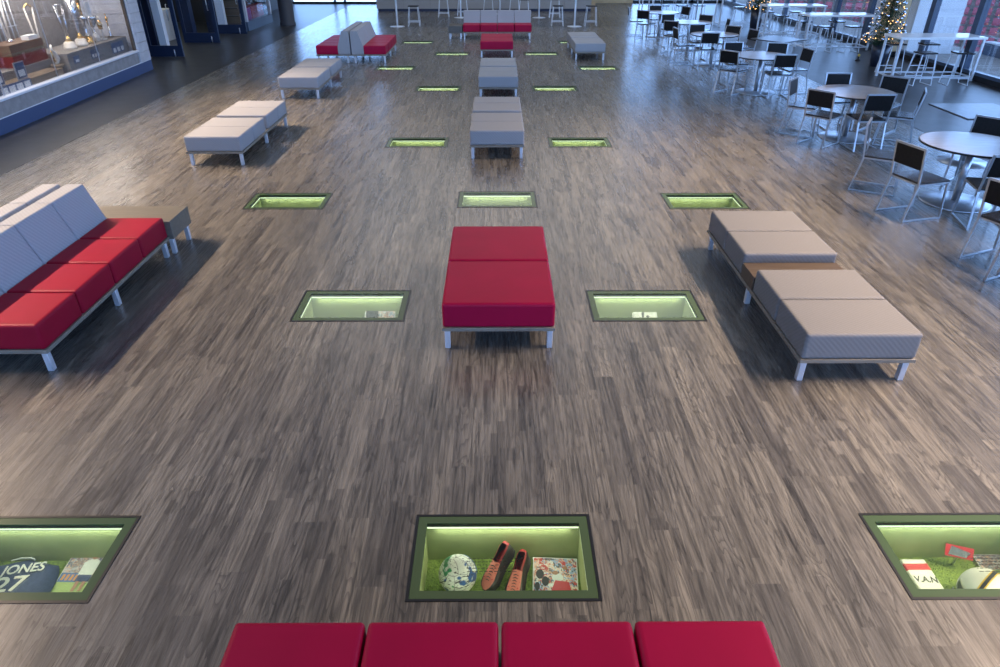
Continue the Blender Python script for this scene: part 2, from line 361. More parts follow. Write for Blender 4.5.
# captions etched on three near glasses and things inside the wells
FZ = -DZ + .012
def photo(name, label, x, y, w, h, layers, rz=0, tilt=0., base='white', z=FZ, cat='photo'):
    t = thing(name, label, cat, (x, y, z), rz)
    t.rotation_euler = (tilt, 0, rz)
    b = B(); box(b, -w/2, w/2, -h/2, h/2, 0, .006); obj('card', b, base, t)
    for i, (nm, m, polys) in enumerate(layers):
        b = B()
        for p in polys: prism(b, [(u*w-w/2, v*h-h/2) for u, v in p], .0062+.0007*i, .0068+.0007*i)
        obj(nm, b, m, t)
    return t
def ell(cx, cy, rx, ry, n=12): return [(cx+rx*math.cos(2*math.pi*i/n), cy+ry*math.sin(2*math.pi*i/n)) for i in range(n)]
M['crowd'] = picture('crowd_print', [(.35,.25,.22), (.6,.55,.55), (.25,.12,.12), (.12,.14,.22), (.7,.4,.3), (.45,.45,.5)], 70, 3.)
M['crowd2'] = picture('match_print', [(.5,.05,.05), (.7,.65,.6), (.08,.08,.1), (.6,.3,.2), (.3,.4,.6), (.75,.5,.4)], 55, 9.)
# ---- centre well
b = B(); bmesh.ops.create_uvsphere(b, u_segments=32, v_segments=20, radius=.112)
for f in b.faces: f.smooth = True
o = obj('ball', b, 'ball', loc=(-.235, 2.62, FZ+.112)); tag(o, 'white signed ball with blue, green and black marks on the turf of a floor display', 'ball')
for sgn, a0 in ((1, .05), (-1, 2.0)):
    b = B(); tube(b, [(.1135*math.cos(a0+i*.16)*math.cos(.6*sgn*math.sin(i*.3)), .1135*math.sin(a0+i*.16)*math.cos(.6*sgn*math.sin(i*.3)), .1135*math.sin(.6*sgn*math.sin(i*.3))) for i in range(14)], .0022, 6)
    obj('stripe', b, 'blueprint' if sgn > 0 else 'ink', o)
def shoe_outline(s):  # s 0 heel .. 1 toe : half width, top height of upper
    w = [(.0,.024),(.12,.035),(.35,.031),(.55,.038),(.78,.046),(.93,.036),(1.,.010)]
    for (a, x), (c_, y) in zip(w, w[1:]):
        if a <= s <= c_: return 1.25*(x + (y-x)*(s-a)/(c_-a))
    return .012
def make_cleat(label):
    t = thing('cleat', label, 'shoe', group='pair of cleats in the floor display')
    Ls = .29; n = 18
    # sole
    b = B(); L_ = [( -shoe_outline(i/n)*1.06, -Ls*i/n) for i in range(n+1)]; R_ = [(shoe_outline(i/n)*1.06, -Ls*i/n) for i in range(n, -1, -1)]
    prism(b, L_+R_, .012, .024); obj('sole', b, 'cleatblack', t)
    b = B()
    for (x, y) in ((-.02,-.03), (.02,-.03), (-.03,-.19), (.03,-.19), (-.025,-.24), (.025,-.24), (0,-.27)): lathe(b, [(0,0),(.006,0),(.008,.013),(0,.013)], 8, (x, y, 0))
    obj('stud', b, 'cleatblack', t)
    # upper: cross-sections, open collar at the heel
    prof_h = [(0,.085),(.1,.088),(.3,.075),(.45,.07),(.6,.055),(.8,.040),(.95,.028),(1.,.018)]
    def hh(s):
        for (a, x), (c_, y) in zip(prof_h, prof_h[1:]):
            if a <= s <= c_: return x+(y-x)*(s-a)/(c_-a)
    b = B(); rings = []
    for i in range(n+1):
        s = i/n; w = shoe_outline(s); h = hh(s); ring = []
        for j in range(13):
            a = math.pi*j/12; ring.append(b.verts.new((w*math.cos(a)*(1 if abs(math.cos(a))<.9 else 1), -Ls*s, .024 + (h)*abs(math.sin(a))**.6)))
        rings.append(ring)
    for i in range(n):
        for j in range(12):
            if 1 <= i <= 7 and 4 <= j <= 7: continue      # collar opening
            s = i/n; f = b.faces.new((rings[i][j], rings[i][j+1], rings[i+1][j+1], rings[i+1][j])); f.smooth = True
            f.material_index = 0 if i > 7 and 3 <= j <= 8 else (1 if (j <= 2 or j >= 9 or i > 15) else 2)
    b.faces.new([v for v in rings[0]]).material_index = 2
    obj('upper', b, ['skinred', 'cleatblack', 'cleatred'], t)
    b = B(); lathe(b, [(0,.03),(.024,.03),(.026,.06)], 14, (0,-.07,0)); g = obj('lining', b, 'cleatred', t); g.scale = (1, 1.9, 1); g.location = (0,.06,0)
    b = B()
    for k in range(6):
        y = -.155-.016*k; z = .024+hh(-y/Ls)+.001
        tube(b, [(-.016, y-.004, z-.006), (0, y, z+.001), (.016, y-.004, z-.006)], .0024, 6)
    obj('laces', b, 'cleatblack', t)
    b = B(); 
    for k in range(3): tube(b, [(-.039+.004*k, -.12-.04*k, .04), (-.028, -.15-.04*k, .07)], .003, 6); tube(b, [(.039-.004*k, -.12-.04*k, .04), (.028, -.15-.04*k, .07)], .003, 6)
    obj('side_stripe', b, 'redpaint', t)
    return t
c1 = make_cleat('black, salmon and red cleat with raised heel nearer the ball')
c1.location = (.085, 2.79, FZ+.115); c1.rotation_euler = (R(20), R(-12), R(-38))
c2 = dup(c1, (.17, 2.77, FZ+.06), 0, 'salmon and dark red cleat nearer the photo, its toe cut by display edge'); c2.rotation_euler = (R(11), R(-8), R(-20))
photo('match_photo', 'colour sports photo beside the two cleats in the nearest centre display', .345, 2.70, .27, .235, [('printed_crowd', 'crowd2', [[(.02,.02),(.98,.02),(.98,.98),(.02,.98)]]),
   ('printed_player', 'white', [ell(.55,.42,.13,.12), ell(.42,.2,.1,.05)]), ('printed_kit', 'redpaint', [[(.40,.02),(.86,.02),(.80,.3),(.5,.34)]]), ('printed_shade', 'ink', [ell(.16,.5,.09,.14), ell(.28,.3,.08,.14), ell(.10,.15,.06,.12)]), ('printed_face', 'skin', [ell(.5,.55,.07,.06), ell(.72,.7,.06,.05)])], base='white', tilt=R(6), rz=R(-3))
# ---- left well
def jersey(x, y):
    t = thing('jersey', 'folded navy jersey lettered JONES with white numbers in the left floor display', 'jersey', (x, y, FZ))
    b = B(); n = 16; g = {}
    W, Hh = .50, .34
    for i in range(n+1):
        for j in range(n+1):
            u, v = i/n, j/n; hw = .5*W*(.82+.18*math.sin(min(1, (1-v)*1.6)*1.57)); xx = (u-.5)*2*hw
            yy = v*Hh - .06*abs(u-.5)*2*v**3
            z = .055*min(1, (1-v)*5)*(1-(abs(u-.5)*2)**4)**.5 + .008*math.sin(u*9+v*5)*math.sin(v*7)
            g[i, j] = b.verts.new((xx, yy-.17, max(.002, z)))
    for i in range(n):
        for j in range(n): f = b.faces.new((g[i,j], g[i+1,j], g[i+1,j+1], g[i,j+1])); f.smooth = True
    e = bmesh.ops.extrude_face_region(b, geom=b.faces[:])
    for v in e['geom']:
        if isinstance(v, bmesh.types.BMVert): v.co.z = 0
    obj('body', b, 'jersey', t)
    b = B(); tube(b, [(-.07,.13,.045), (-.03,.155,.035), (.03,.155,.035), (.07,.13,.045)], .005, 6); obj('collar_trim', b, 'white', t)
    text_mesh('lettering', 'JONES', .088, 'white', t, (.055, .045, .066), (R(3), 0, R(6)), .12, .0015, .95)
    text_mesh('numeral', '27', .15, 'white', t, (.03, -.065, .062), (0, 0, R(4)), .0, .0015, 1.15)
    return t
jersey(-2.885, 2.66).rotation_euler = (0, 0, R(3))
photo('player_photo', 'photo of a running player in white beside the navy jersey', -2.53, 2.73, .215, .28, [('printed_crowd', 'crowd', [[(.02,.42),(.98,.42),(.98,.98),(.02,.98)]]), ('printed_grass', 'grassprint', [[(.02,.02),(.98,.02),(.98,.26),(.02,.26)]]),
   ('printed_banner', 'blueprint', [[(.02,.26),(.6,.26),(.6,.48),(.02,.48)]]), ('banner_letters', 'orangep', [[(.08+.12*k,.30),(.15+.12*k,.30),(.17+.12*k,.44),(.1+.12*k,.44)] for k in range(4)]),
   ('printed_shirt', 'white', [[(.5,.42),(.9,.42),(.92,.78),(.7,.86),(.5,.74)]]), ('printed_shorts', 'jersey', [[(.5,.26),(.9,.28),(.9,.44),(.52,.44)]]), ('printed_legs', 'skin', [[(.55,.04),(.64,.04),(.66,.28),(.56,.28)], [(.74,.04),(.82,.06),(.84,.28),(.74,.28)], ell(.72,.88,.08,.07)])], base='white', tilt=R(6), rz=R(-2))
# ---- right well
def folded():
    t = thing('signed_shirt', 'folded white shirt with red band and black letters VAN in the right floor display', 'shirt', (2.54, 2.67, FZ), R(0))
    b = B(); box(b, -.075, .075, -.18, .12, 0, .03, .012); obj('cloth', b, 'white', t)
    b = B(); box(b, -.0755, .0755, .03, .088, .001, .0315, .010); obj('band', b, 'redpaint', t)
    text_mesh('lettering', 'V.A.N', .060, 'ink', t, (.0, -.035, .031), (0,0,R(-4)), .15, .001, .9)
    return t
folded()
def helmet(x, y):
    t = thing('helmet', 'white football helmet with black and yellow stripe in the right floor display', 'helmet', (x, y, FZ+.10), R(35))
    b = B(); bmesh.ops.create_uvsphere(b, u_segments=32, v_segments=24, radius=.125)
    bmesh.ops.delete(b, geom=[f for f in b.faces if f.calc_center_median().x < -.045 and f.calc_center_median().z < .04 or f.calc_center_median().z < -.10], context='FACES')
    for f in b.faces: f.smooth = True
    for v in b.verts: v.co.x *= 1.12
    s = obj('shell', b, 'white', t); md = s.modifiers.new('t', 'SOLIDIFY'); md.thickness = .008
    for nm, m, o_, r in (('stripe', 'yellow', 0, .016), ('centre_stripe', 'ink', 0.0008, .009)):
        b = B(); pv = None
        for i in range(22):
            a = R(-35+i*8.5); p = [b.verts.new(((.1262+o_)*1.12*math.cos(a)*1., sx*r, (.1262+o_)*math.sin(a))) for sx in (-1, 1)]
            if pv: b.faces.new((pv[0], pv[1], p[1], p[0]))
            pv = p
        obj(nm, b, m, t)
    b = B(); tube(b, [(-.09,-.115,-.02), (-.19,-.07,-.04), (-.20,0,-.045), (-.19,.07,-.04), (-.09,.115,-.02)], .005, 8); tube(b, [(-.08,-.11,-.06), (-.19,-.06,-.075), (-.20,0,-.08), (-.19,.06,-.075), (-.08,.11,-.06)], .005, 8)
    tube(b, [(-.2,0,-.045), (-.2,0,-.08)], .005, 8); obj('face_mask', b, 'steel', t)
    return t
helmet(2.77, 2.50)
t = photo('ticket_card', 'tilted red and silver card standing behind the white helmet', 2.80, 2.78, .15, .07, [('silver_panel', 'silver', [[(.1,.15),(.75,.1),(.9,.6),(.2,.9)]])], base='redpaint', tilt=R(50), rz=R(-18), z=FZ+.10, cat='card')
bx('card_stand', (-.004, .004, -.004, .004, -.10, 0), 'steel', t, loc=(0, 0, 0), rot=(R(-50), 0, 0))
photo('pitch_photo', 'photo of a crowd above a green pitch at right edge of picture', 3.04, 2.71, .20, .25, [('printed_crowd', 'crowd', [[(.02,.55),(.98,.55),(.98,.98),(.02,.98)]]), ('printed_grass', 'grassprint', [[(.02,.02),(.98,.02),(.98,.55),(.02,.55)]])], tilt=R(6))
# ---- second row
photo('team_photo', 'small colour photo lying in the display left of the red ottoman', -1.16, 5.75, .30, .17, [('printed_crowd', 'crowd2', [[(.03,.04),(.97,.04),(.97,.96),(.03,.96)]]), ('printed_shade', 'ink', [[(.05,.4),(.45,.4),(.45,.95),(.05,.95)]])], tilt=R(52), z=FZ+.07)
photo('action_photo', 'small black figures on white photo in the display by the taupe bench', 1.46, 5.75, .24, .17, [('printed_figure', 'ink', [ell(.3,.3,.14,.13), ell(.42,.6,.05,.2), ell(.62,.45,.07,.1), ell(.75,.25,.06,.1), [(.45,.2),(.6,.25),(.55,.4)]])], tilt=R(52), z=FZ+.07)
bx0 = B(); box(bx0, -.05, .05, -.03, .03, 0, .03, .006); tag(obj('plaque', bx0, 'white', loc=(-2.68, 8.47, FZ)), 'small pale plaque in the display beyond the left sofa', 'plaque')
# etched caption lines on the glass covers of the two nearest displays
for (x, y, nl, w, par) in ((-.02, 2.50, 5, .30, 0), (2.74, 2.50, 6, .20, 2)):
    b = B()
    for k in range(nl):
        x0 = x - w/2; yy = y + .022*(nl/2-k)
        while x0 < x + w/2 - .01*k:
            l = random.uniform(.008, .028); box(b, x0, x0+l, yy-.0022, yy+.0022, .0012, .0016); x0 += l+.007
    tag(obj('caption_lines', b, 'ink'), 'fine dark caption lines etched on glass above the ' + ('ball and cleats' if par == 0 else 'helmet and card'), 'caption')

# ------------------------------------------------------------------ seating
FZ0, CZ0, CZ1 = .18, .213, .435
def cushion(t, x0, x1, y0, y1, m, z0=CZ0, z1=CZ1, name='cushion'):
    b = B(); g = .006; box(b, x0+g, x1-g, y0+g, y1-g, z0, z1, .03, 4)
    return obj(name, b, m, t)
def leg(t, x, y, m='leg', z=FZ0):
    b = B(); box(b, x-.024, x+.024, y-.024, y+.024, 0, z, .004, 1); o = obj('leg', b, m, t)
    return o
def base_frame(t, x0, x1, y0, y1):
    b = B(); box(b, x0, x1, y0, y1, FZ0, CZ0, .003, 1); obj('frame', b, 'ply', t)
def long_bench(label, x, y, m, group, wid=.89, table=False):
    t = thing('bench', label, 'bench', (x, y, 0), 0, group); w = wid/2
    base_frame(t, -w, w, 0, 2.62 if table else 2.5)
    if table:
        for a, c in ((0,.58), (.58,1.15), (1.47,2.04), (2.04,2.62)): cushion(t, -w, w, a, c, m)
        b = B(); box(b, -w+.002, w-.002, 1.153, 1.467, CZ0, .345, .004, 1); obj('centre_table', b, 'walnut', t)
    else:
        for a, c in ((0,.61), (.61,1.22), (1.35,1.96), (1.96,2.5)): cushion(t, -w, w, a, c, m)
    for yy in ((.05, 1.31, 2.57) if table else (.05, 1.28, 2.45)):
        for sx in (-1, 1): leg(t, sx*(w-.05), yy)
    return t
G = 'long grey upholstered benches'
long_bench('taupe ribbed fabric bench with wooden centre table, nearest on the right', 2.755, 4.25, 'taupe', 'long upholstered bench with table', table=True)
gb = long_bench('grey ribbed fabric bench left of the floor displays, beyond red sofa', -4.22, 9.95, 'grey', G, .85)
dup(gb, (-4.17, 14.72, 0), 0, 'smaller looking grey bench between the left grey bench and back-to-back sofa')
dup(gb, (.0, 10.28, 0), 0, 'pale grey bench in centre aisle nearest the red ottoman')
dup(gb, (.03, 14.76, 0), 0, 'pale grey bench in centre aisle just before small far red ottoman')
dup(gb, (2.57, 19.72, 0), 0, 'distant grey bench standing right of the aisle near bar')
def ottoman(label, x, y, L_, m, group):
    t = thing('ottoman', label, 'ottoman', (x, y, 0), 0, group); w = .468
    base_frame(t, -w, w, 0, L_)
    cushion(t, -w, w, 0, L_/2, m); cushion(t, -w, w, L_/2, L_, m)
    for yy in (.05, L_-.05):
        for sx in (-1, 1): leg(t, sx*(w-.04), yy)
    return t
ot = ottoman('crimson vinyl ottoman with two cushions in the middle of the floor', .01, 4.74, 1.70, 'red', 'crimson ottomans in the centre aisle')
dup(ot, (0, 20.15, 0), 0, 'small looking crimson ottoman far down the aisle before the grey-backed sofa')
def sofa(name, label, x, y, rz, m, mb, double=True, table=None, group=None):
    # local: length along y (0..2.28), front face towards +x; back at x=0 when double
    t = thing(name, label, 'sofa', (x, y, 0), rz, group); n = 4; cw = .57
    sides = (1, -1) if double else (1,)
    for s in sides:
        b = B(); box(b, min(.005*s, .94*s), max(.005*s, .94*s), 0, n*cw, FZ0, CZ0, .003, 1); obj('frame', b, 'ply', t)
        for k in range(n):
            x0, x1 = (.335, .94) if s > 0 else (-.94, -.335)
            cushion(t, x0, x1, k*cw, (k+1)*cw, m, name='seat_cushion')
            b = B(); g = .004
            pr = [(.015, CZ0), (.345, CZ0), (.345, CZ1-.02), (.205, .80), (.035, .80), (.015, .72)]
            y0, y1 = k*cw+g, (k+1)*cw-g
            a = [b.verts.new((s*p, y0, z)) for p, z in pr]; c_ = [b.verts.new((s*p, y1, z)) for p, z in pr]
            fs = [b.faces.new(a), b.faces.new(c_[::-1])] + [b.faces.new((a[i], a[(i+1) % 6], c_[(i+1) % 6], c_[i])) for i in range(6)]
            r = bmesh.ops.bevel(b, geom=list({e for f in fs for e in f.edges}), offset=.016, segments=3, profile=.6, affect='EDGES', clamp_overlap=True)
            for f in r['faces']: f.smooth = True
            obj('back_cushion', b, mb, t)
        for yy in (.05, 1.14, n*cw-.06):
            leg(t, s*.89, yy); leg(t, s*.10, yy)
    return t
s1 = sofa('sofa', 'back-to-back sofa with red seats and pale backs at left edge of picture', -4.46, 4.41, 0, 'red_warmlit', 'pale', group='back-to-back sofas with red seats')
def end_table(label, x, y, rz, wx, wy, m='oak', z1=.36):
    t = thing('end_table', label, 'table', (x, y, 0), rz); b = B(); box(b, 0, wx, 0, wy, FZ0, z1, .004, 1); obj('tabletop', b, m, t)
    for xx in (.05, wx-.05):
        for yy in (.05, wy-.05): leg(t, xx, yy)
    return t
end_table('low greyish oak table block at far end of the left red sofa', -5.32, 6.70, 0, 1.84, .48, 'oak', .38)
sofa('sofa', 'distant back-to-back sofa with red seats and grey backs left of aisle', -3.92, 19.28, 0, 'red', 'grey', group='back-to-back sofas with red seats')
sofa('sofa', 'distant single crimson sofa with four grey backs facing the camera before bar', -1.12, 25.02, R(-90), 'red', 'grey', double=False)
end_table('dark wooden table block at left end of the distant crimson sofa', -1.60, 24.08, 0, .46, .60, 'darkoak', .40)
# bench at the bottom of the picture
t = thing('bench', 'crimson vinyl bench of four cushions at bottom edge of picture', 'bench', (.008, 1.02, 0))
base_frame(t, -1.16, 1.16, 0, .84)
for k in range(4): cushion(t, -1.16+.58*k, -1.16+.58*(k+1), 0, .84, 'red')
for xx in (-1.09, 0, 1.09):
    for yy in (.06, .78): leg(t, xx, yy)

# ------------------------------------------------------------------ chairs and tables
def make_chair(label):
    t = thing('dining_chair', label, 'chair', group='dark metal framed chairs at the round tables'); r = .0115; w = .215
    for s in (-1, 1):
        x = s*w; b = B()
        tube(b, [(x,-.21,.455), (x,-.29,.012), (x,.26,.012), (x,.21,.455)], r, square=True)
        tube(b, [(x,.215,.455), (x,-.215,.455), (x,-.275,.885)], r, square=True)
        obj('side_frame', b, 'steel', t)
    for (y, z) in ((-.272,.876), (.20,.455), (-.20,.455)): b = B(); tube(b, [(-w,y,z), (w,y,z)], r, square=True); obj('crossbar', b, 'steel', t)
    b = B(); xprism(b, [(-.232,.63), (-.250,.63), (-.283,.865), (-.265,.865)], -w+.008, w-.008, .003); obj('backrest', b, 'chairdark', t)
    b = B(); box(b, -w-.006, w+.006, -.215, .232, .462, .486, .006, 2); obj('seat', b, 'seatdark', t)
    return t
def make_round(label):
    t = thing('round_table', label, 'table', group='round pedestal tables')
    b = B(); lathe(b, [(0,.735),(.605,.735),(.612,.738),(.612,.756),(.605,.757),(0,.757)], 56, smooth=False); obj('tabletop', b, 'tabletop', t)
    b = B(); lathe(b, [(.6125,.733),(.616,.734),(.616,.7565),(.6125,.758)], 56); obj('edge_band', b, 'edge', t)
    b = B(); lathe(b, [(0,.018),(.042,.018),(.042,.728),(0,.728)], 24); obj('column', b, 'steel', t)
    b = B(); lathe(b, [(0,0),(.42,0),(.425,.004),(.40,.016),(.05,.024),(0,.024)], 48); obj('base', b, 'steel', t)
    b = B(); lathe(b, [(0,.715),(.16,.722),(.16,.735),(0,.735)], 24); obj('top_plate', b, 'edge', t)
    return t
tabs = [(5.97,8.34,'round table nearest the camera at right edge of picture'), (5.97,11.55,'second round table from the camera, dark chairs all round'), (5.72,15.40,'third round table from the camera, blue-lit chair behind'),
        (5.70,18.95,'fourth round table from the camera in the right seating area'), (5.77,21.75,'fifth round table from the camera, partly behind the fourth'), (5.50,24.70,'farthest visible round table, near top of picture')]
rt = None
for x, y, lab in tabs:
    if rt is None: rt = make_round(lab); rt.location = (x, y, 0)
    else: dup(rt, (x, y, 0), 0, lab)
chairs = [ # x, y, heading deg, label
 (5.12,7.88,15,'dark chair with its back to the floor displays at nearest round table'),
 (5.16,8.84,-32,'dark chair turned sideways just behind the first chair of nearest round table'),
 (6.50,8.98,222,'dark chair across nearest round table, facing the camera, before the square table'),
 (5.82,7.58,76,'dark chair on near side of nearest round table, cut by picture edge'),
 (5.33,6.48,22,'dark chair in the foreground at the right picture edge, sled foot visible'),
 (5.25,5.93,25,'frontmost chair at the right picture edge, mostly cut off'),
 (5.34,11.15,40,'dark chair at near left of the second round table'),
 (5.29,11.82,-38,'chair at left of second round table, back seen edge-on'),
 (6.08,12.25,268,'chair behind second round table facing the camera'),
 (5.93,10.94,90,'chair on near side of second round table with back to camera'),
 (6.72,11.98,222,'chair at far right of second round table, wide dark back'),
 (6.55,11.13,152,'chair at right of second round table seen from its side'),
 (5.14,15.36,42,'dark chair at near left of the third round table'),
 (5.45,16.22,274,'blue-lit chair behind the third round table facing camera'),
 (5.95,14.90,88,'dark chair on near side of third round table with back to camera'),
 (6.32,16.12,252,'brown-black chair at far right behind third round table'),
 (6.46,15.40,190,'chair at right of third round table seen edge-on'),
 (5.38,18.45,88,'dark chair on near side of fourth round table'),
 (4.98,19.15,5,'chair at left of the fourth round table seen edge-on'),
 (5.52,19.75,272,'blue-lit chair behind the fourth round table'),
 (6.20,19.45,225,'dark brown chair at far right of fourth round table'),
 (6.40,18.72,195,'blue-lit chair at right of fourth round table beside slate table'),
 (5.13,21.05,55,'dark chair at near left of the fifth round table'),
 (5.35,22.45,280,'chair behind the fifth round table on its left'),
 (6.25,22.25,232,'chair behind the fifth round table on its right'),
 (6.50,21.35,175,'chair at right of fifth round table seen edge-on'),
 (4.92,24.05,50,'dark chair at near left of the farthest round table'),
 (5.52,25.40,270,'chair behind the farthest round table facing camera'),
 (4.72,24.90,-5,'leftmost distant chair, seen edge-on at the farthest table'),
 (6.22,25.05,205,'chair at right of the farthest round table'),
]
bsdf(M['chairdark']).inputs['Specular IOR Level'].default_value = .2
ch0 = None
for x, y, hd, lab in chairs:
    if ch0 is None: ch0 = make_chair(lab); ch0.location = (x, y, 0); ch0.rotation_euler = (0,0,R(hd-90))
    else: dup(ch0, (x, y, 0), R(hd-90), lab)
def square_table(label, x, y, rz, s=.96):
    t = thing('square_table', label, 'table', (x, y, 0), rz, 'square slate topped tables')
    b = B(); box(b, -s/2, s/2, -s/2, s/2, .735, .76, .003, 1); obj('tabletop', b, 'slate', t)
    b = B(); lathe(b, [(0,.016),(.04,.016),(.04,.735),(0,.735)], 20); obj('column', b, 'steel', t)
    b = B(); lathe(b, [(0,0),(.36,0),(.36,.006),(.05,.02),(0,.02)], 40); obj('base', b, 'steel', t)
    return t
square_table('square slate-grey table behind nearest round table, cut by picture edge', 7.16, 10.12, 0, 1.0)
square_table('square slate-grey table between third and fourth round tables at right', 7.02, 18.0, R(35), .95)

def high_table(label, x, y, rz=0, lx=2.0, ly=.80, h=.96):
    t = thing('high_table', label, 'table', (x, y, 0), rz, 'white topped high tables by the windows')
    b = B(); box(b, -lx/2, lx/2, -ly/2, ly/2, h-.05, h, .006, 2); obj('tabletop', b, 'whitetop', t)
    X, Y = lx/2-.05, ly/2-.05
    for sx in (-1, 1):
        for sy in (-1, 1):
            b = B(); box(b, sx*X-.023, sx*X+.023, sy*Y-.023, sy*Y+.023, 0, h-.05); obj('leg', b, 'white_metal', t)
        b = B(); box(b, sx*X-.014, sx*X+.014, -Y, Y, .07, .10); obj('side_rail', b, 'white_metal', t)
    for sy in (-1, 1):
        b = B(); box(b, -X, X, sy*Y-.014, sy*Y+.014, .07, .10); obj('long_rail', b, 'white_metal', t)
    return t
ht = high_table('white topped high table nearest the windows, right of the Christmas tree', 10.31, 17.0)
dup(ht, (10.17, 21.9, 0), 0, 'white topped high table left of the large Christmas tree')
dup(ht, (9.98, 24.9, 0), 0, 'white topped high table in front of the black planter of second tree')
dup(ht, (9.35, 27.9, 0), 0, 'high table just beyond the second Christmas tree, top out of picture')
dup(ht, (6.9, 28.6, 0), 0, 'distant high table behind the farthest round table')
dup(ht, (7.1, 31.6, 0), 0, 'most distant high table by the far windows')
def make_stool(label):
    t = thing('bar_stool', label, 'stool', group='white framed bar stools with dark seats'); r = .0085; h = .66
    for s in (-1, 1):
        b = B(); x0, x1 = s*.22, s*.16
        tube(b, [(x0,-.20,.010), (x0,.20,.010), (x1,.15,h), (x1,-.15,h)], r, closed=True, square=True); obj('leg_frame', b, 'white_metal', t)
    for y in (-.187, .187): b = B(); tube(b, [(-.205,y,.16), (.205,y,.16)], r, square=True); obj('footrest', b, 'white_metal', t)
    b = B(); box(b, -.19, .19, -.17, .17, h+.009, h+.042, .010, 2); obj('seat', b, 'seatdark', t)
    return t
stools = [(9.75,16.24,5,'bar stool on near side of the window-side high table, its left'), (10.60,16.24,-4,'bar stool on near side of the window-side high table, its right'),
 (9.80,17.66,3,'bar stool on far side of the window-side high table, its left'), (10.62,17.66,0,'bar stool on far side of the window-side high table, its right'),
 (9.6,21.24,0,'bar stool on near side of high table left of big tree, left one'), (10.4,21.22,6,'bar stool on near side of high table left of big tree, right one'), (9.5,22.56,0,'bar stool on far side of high table left of big tree, left one'), (10.5,22.56,4,'bar stool on far side of high table left of big tree, right one'),
 (9.4,24.24,0,'bar stool on near side of third high table from front, left one'), (10.2,24.22,8,'bar stool on near side of third high table from front, right one'), (9.4,25.56,0,'bar stool on far side of third high table from front, left one'), (10.4,25.56,0,'bar stool on far side of third high table from front, right one'),
 (8.95,27.22,0,'bar stool beside the black planter of second tree, left one'), (9.75,27.22,3,'bar stool behind the black planter of second tree, right one'),
 (6.3,27.93,0,'distant bar stool behind farthest round table, left one'), (7.0,27.92,5,'distant bar stool behind farthest round table, middle one'), (7.65,27.93,0,'distant bar stool behind farthest round table, right one'),
 (6.7,30.93,0,'bar stool at the most distant high table, left one'), (7.6,30.93,0,'bar stool at the most distant high table, right one'),
 (-3.12,27.75,0,'bar stool right of the far left white pedestal pole'), (-2.22,30.95,0,'bar stool standing free left of the distant crimson sofa'), (-1.45,31.5,0,'bar stool beside the pedestal left of crimson sofa back'),
 (-.35,31.2,0,'bar stool before the bar, behind left half of crimson sofa'), (.75,31.2,0,'bar stool before the bar, behind right half of crimson sofa'), (1.13,30.6,0,'bar stool left of the pedestal right of crimson sofa'),
 (2.42,30.75,0,'bar stool between the two right white pedestals'), (2.30,27.8,0,'bar stool left of the far right white pedestal pole'), (3.56,27.75,0,'bar stool right of the far right white pedestal pole')]
st0 = None
for x, y, hd, lab in stools:
    if st0 is None: st0 = make_stool(lab); st0.location = (x, y, 0); st0.rotation_euler = (0,0,R(hd))
    else: dup(st0, (x, y, 0), R(hd), lab)
def pedestal(label, x, y):
    t = thing('pedestal_table', label, 'table', (x, y, 0), 0, 'tall white pedestal tables before the bar')
    b = B(); lathe(b, [(0,0),(.27,0),(.27,.008),(.05,.02),(0,.02)], 32); obj('base', b, 'white_metal', t)
    b = B(); lathe(b, [(0,.018),(.035,.018),(.035,1.03),(0,1.03)], 16); obj('pole', b, 'white_metal', t)
    b = B(); lathe(b, [(0,1.03),(.38,1.03),(.385,1.045),(.38,1.06),(0,1.06)], 40); obj('tabletop', b, 'whitetop', t)
    return t
p0 = pedestal('tall white pedestal table far left before the bar', -3.75, 27.6)
for x, y, lab in ((2.94,27.6,'tall white pedestal table far right before the bar'), (-1.50,30.7,'tall white pedestal table left of the crimson sofa back'), (1.76,30.7,'tall white pedestal table right of the crimson sofa back'), (.14,32.2,'tall white pedestal table behind middle of crimson sofa')):
    dup(p0, (x, y, 0), 0, lab)

# ------------------------------------------------------------------ bar counter
t = thing('bar_counter', 'long grey-brown fronted bar counter across far end of the room', 'bar', (0,0,0))
bx('toe_kick', (-5.35, 4.25, 33.36, 34.2, 0, .11), 'toe', t)
for k in range(8):
    w = 9.66/8; bx('front_panel', (-5.40+w*k+.004, -5.40+w*(k+1)-.004, 33.3, 33.34, .11, 1.02), 'barfront', t)
bx('body', (-5.38, 4.26, 33.34, 34.1, .11, 1.02), 'plinth', t); bx('worktop', (-5.5, 4.4, 33.1, 34.2, 1.02, 1.07), 'whitetop', t, bev=.005)

# ------------------------------------------------------------------ room shell
H_ = 5.2
# right window wall at x = 11.4
XW = 11.4
struct('baseboard_right', (XW-.05, XW+.10, -3, 38, 0, .12), 'black')
struct('wall_right', (XW, XW+.2, -3, 38, 3.6, H_+1.5), 'wall')
ys = [-3, -.7, 1.6, 3.9, 6.1, 8.3, 10.5, 12.7, 15.0, 17.3, 19.22, 20.6, 22.5, 24.75, 27.0, 29.2, 31.4, 33.6, 35.8, 38]
for i, y in enumerate(ys):
    struct('trim_%d' % (i+3), (XW-.04, XW+.10, y-.10, y+.10, .12, 3.6), 'mull')
struct('trim_30', (XW-.04, XW+.10, -3, 38, .12, .19), 'mull')
for i, (a, c_) in enumerate(zip(ys, ys[1:])):
    struct('window_%d' % (i+1), (XW+.02, XW+.03, a+.10, c_-.10, .19, 3.6), 'window')
struct('wall_right', (11.0, XW-.05, 20.25, 20.95, 0, 3.6), 'beige'); struct('baseboard_right', (10.98, XW-.05, 20.23, 20.97, 0, .15), 'black')
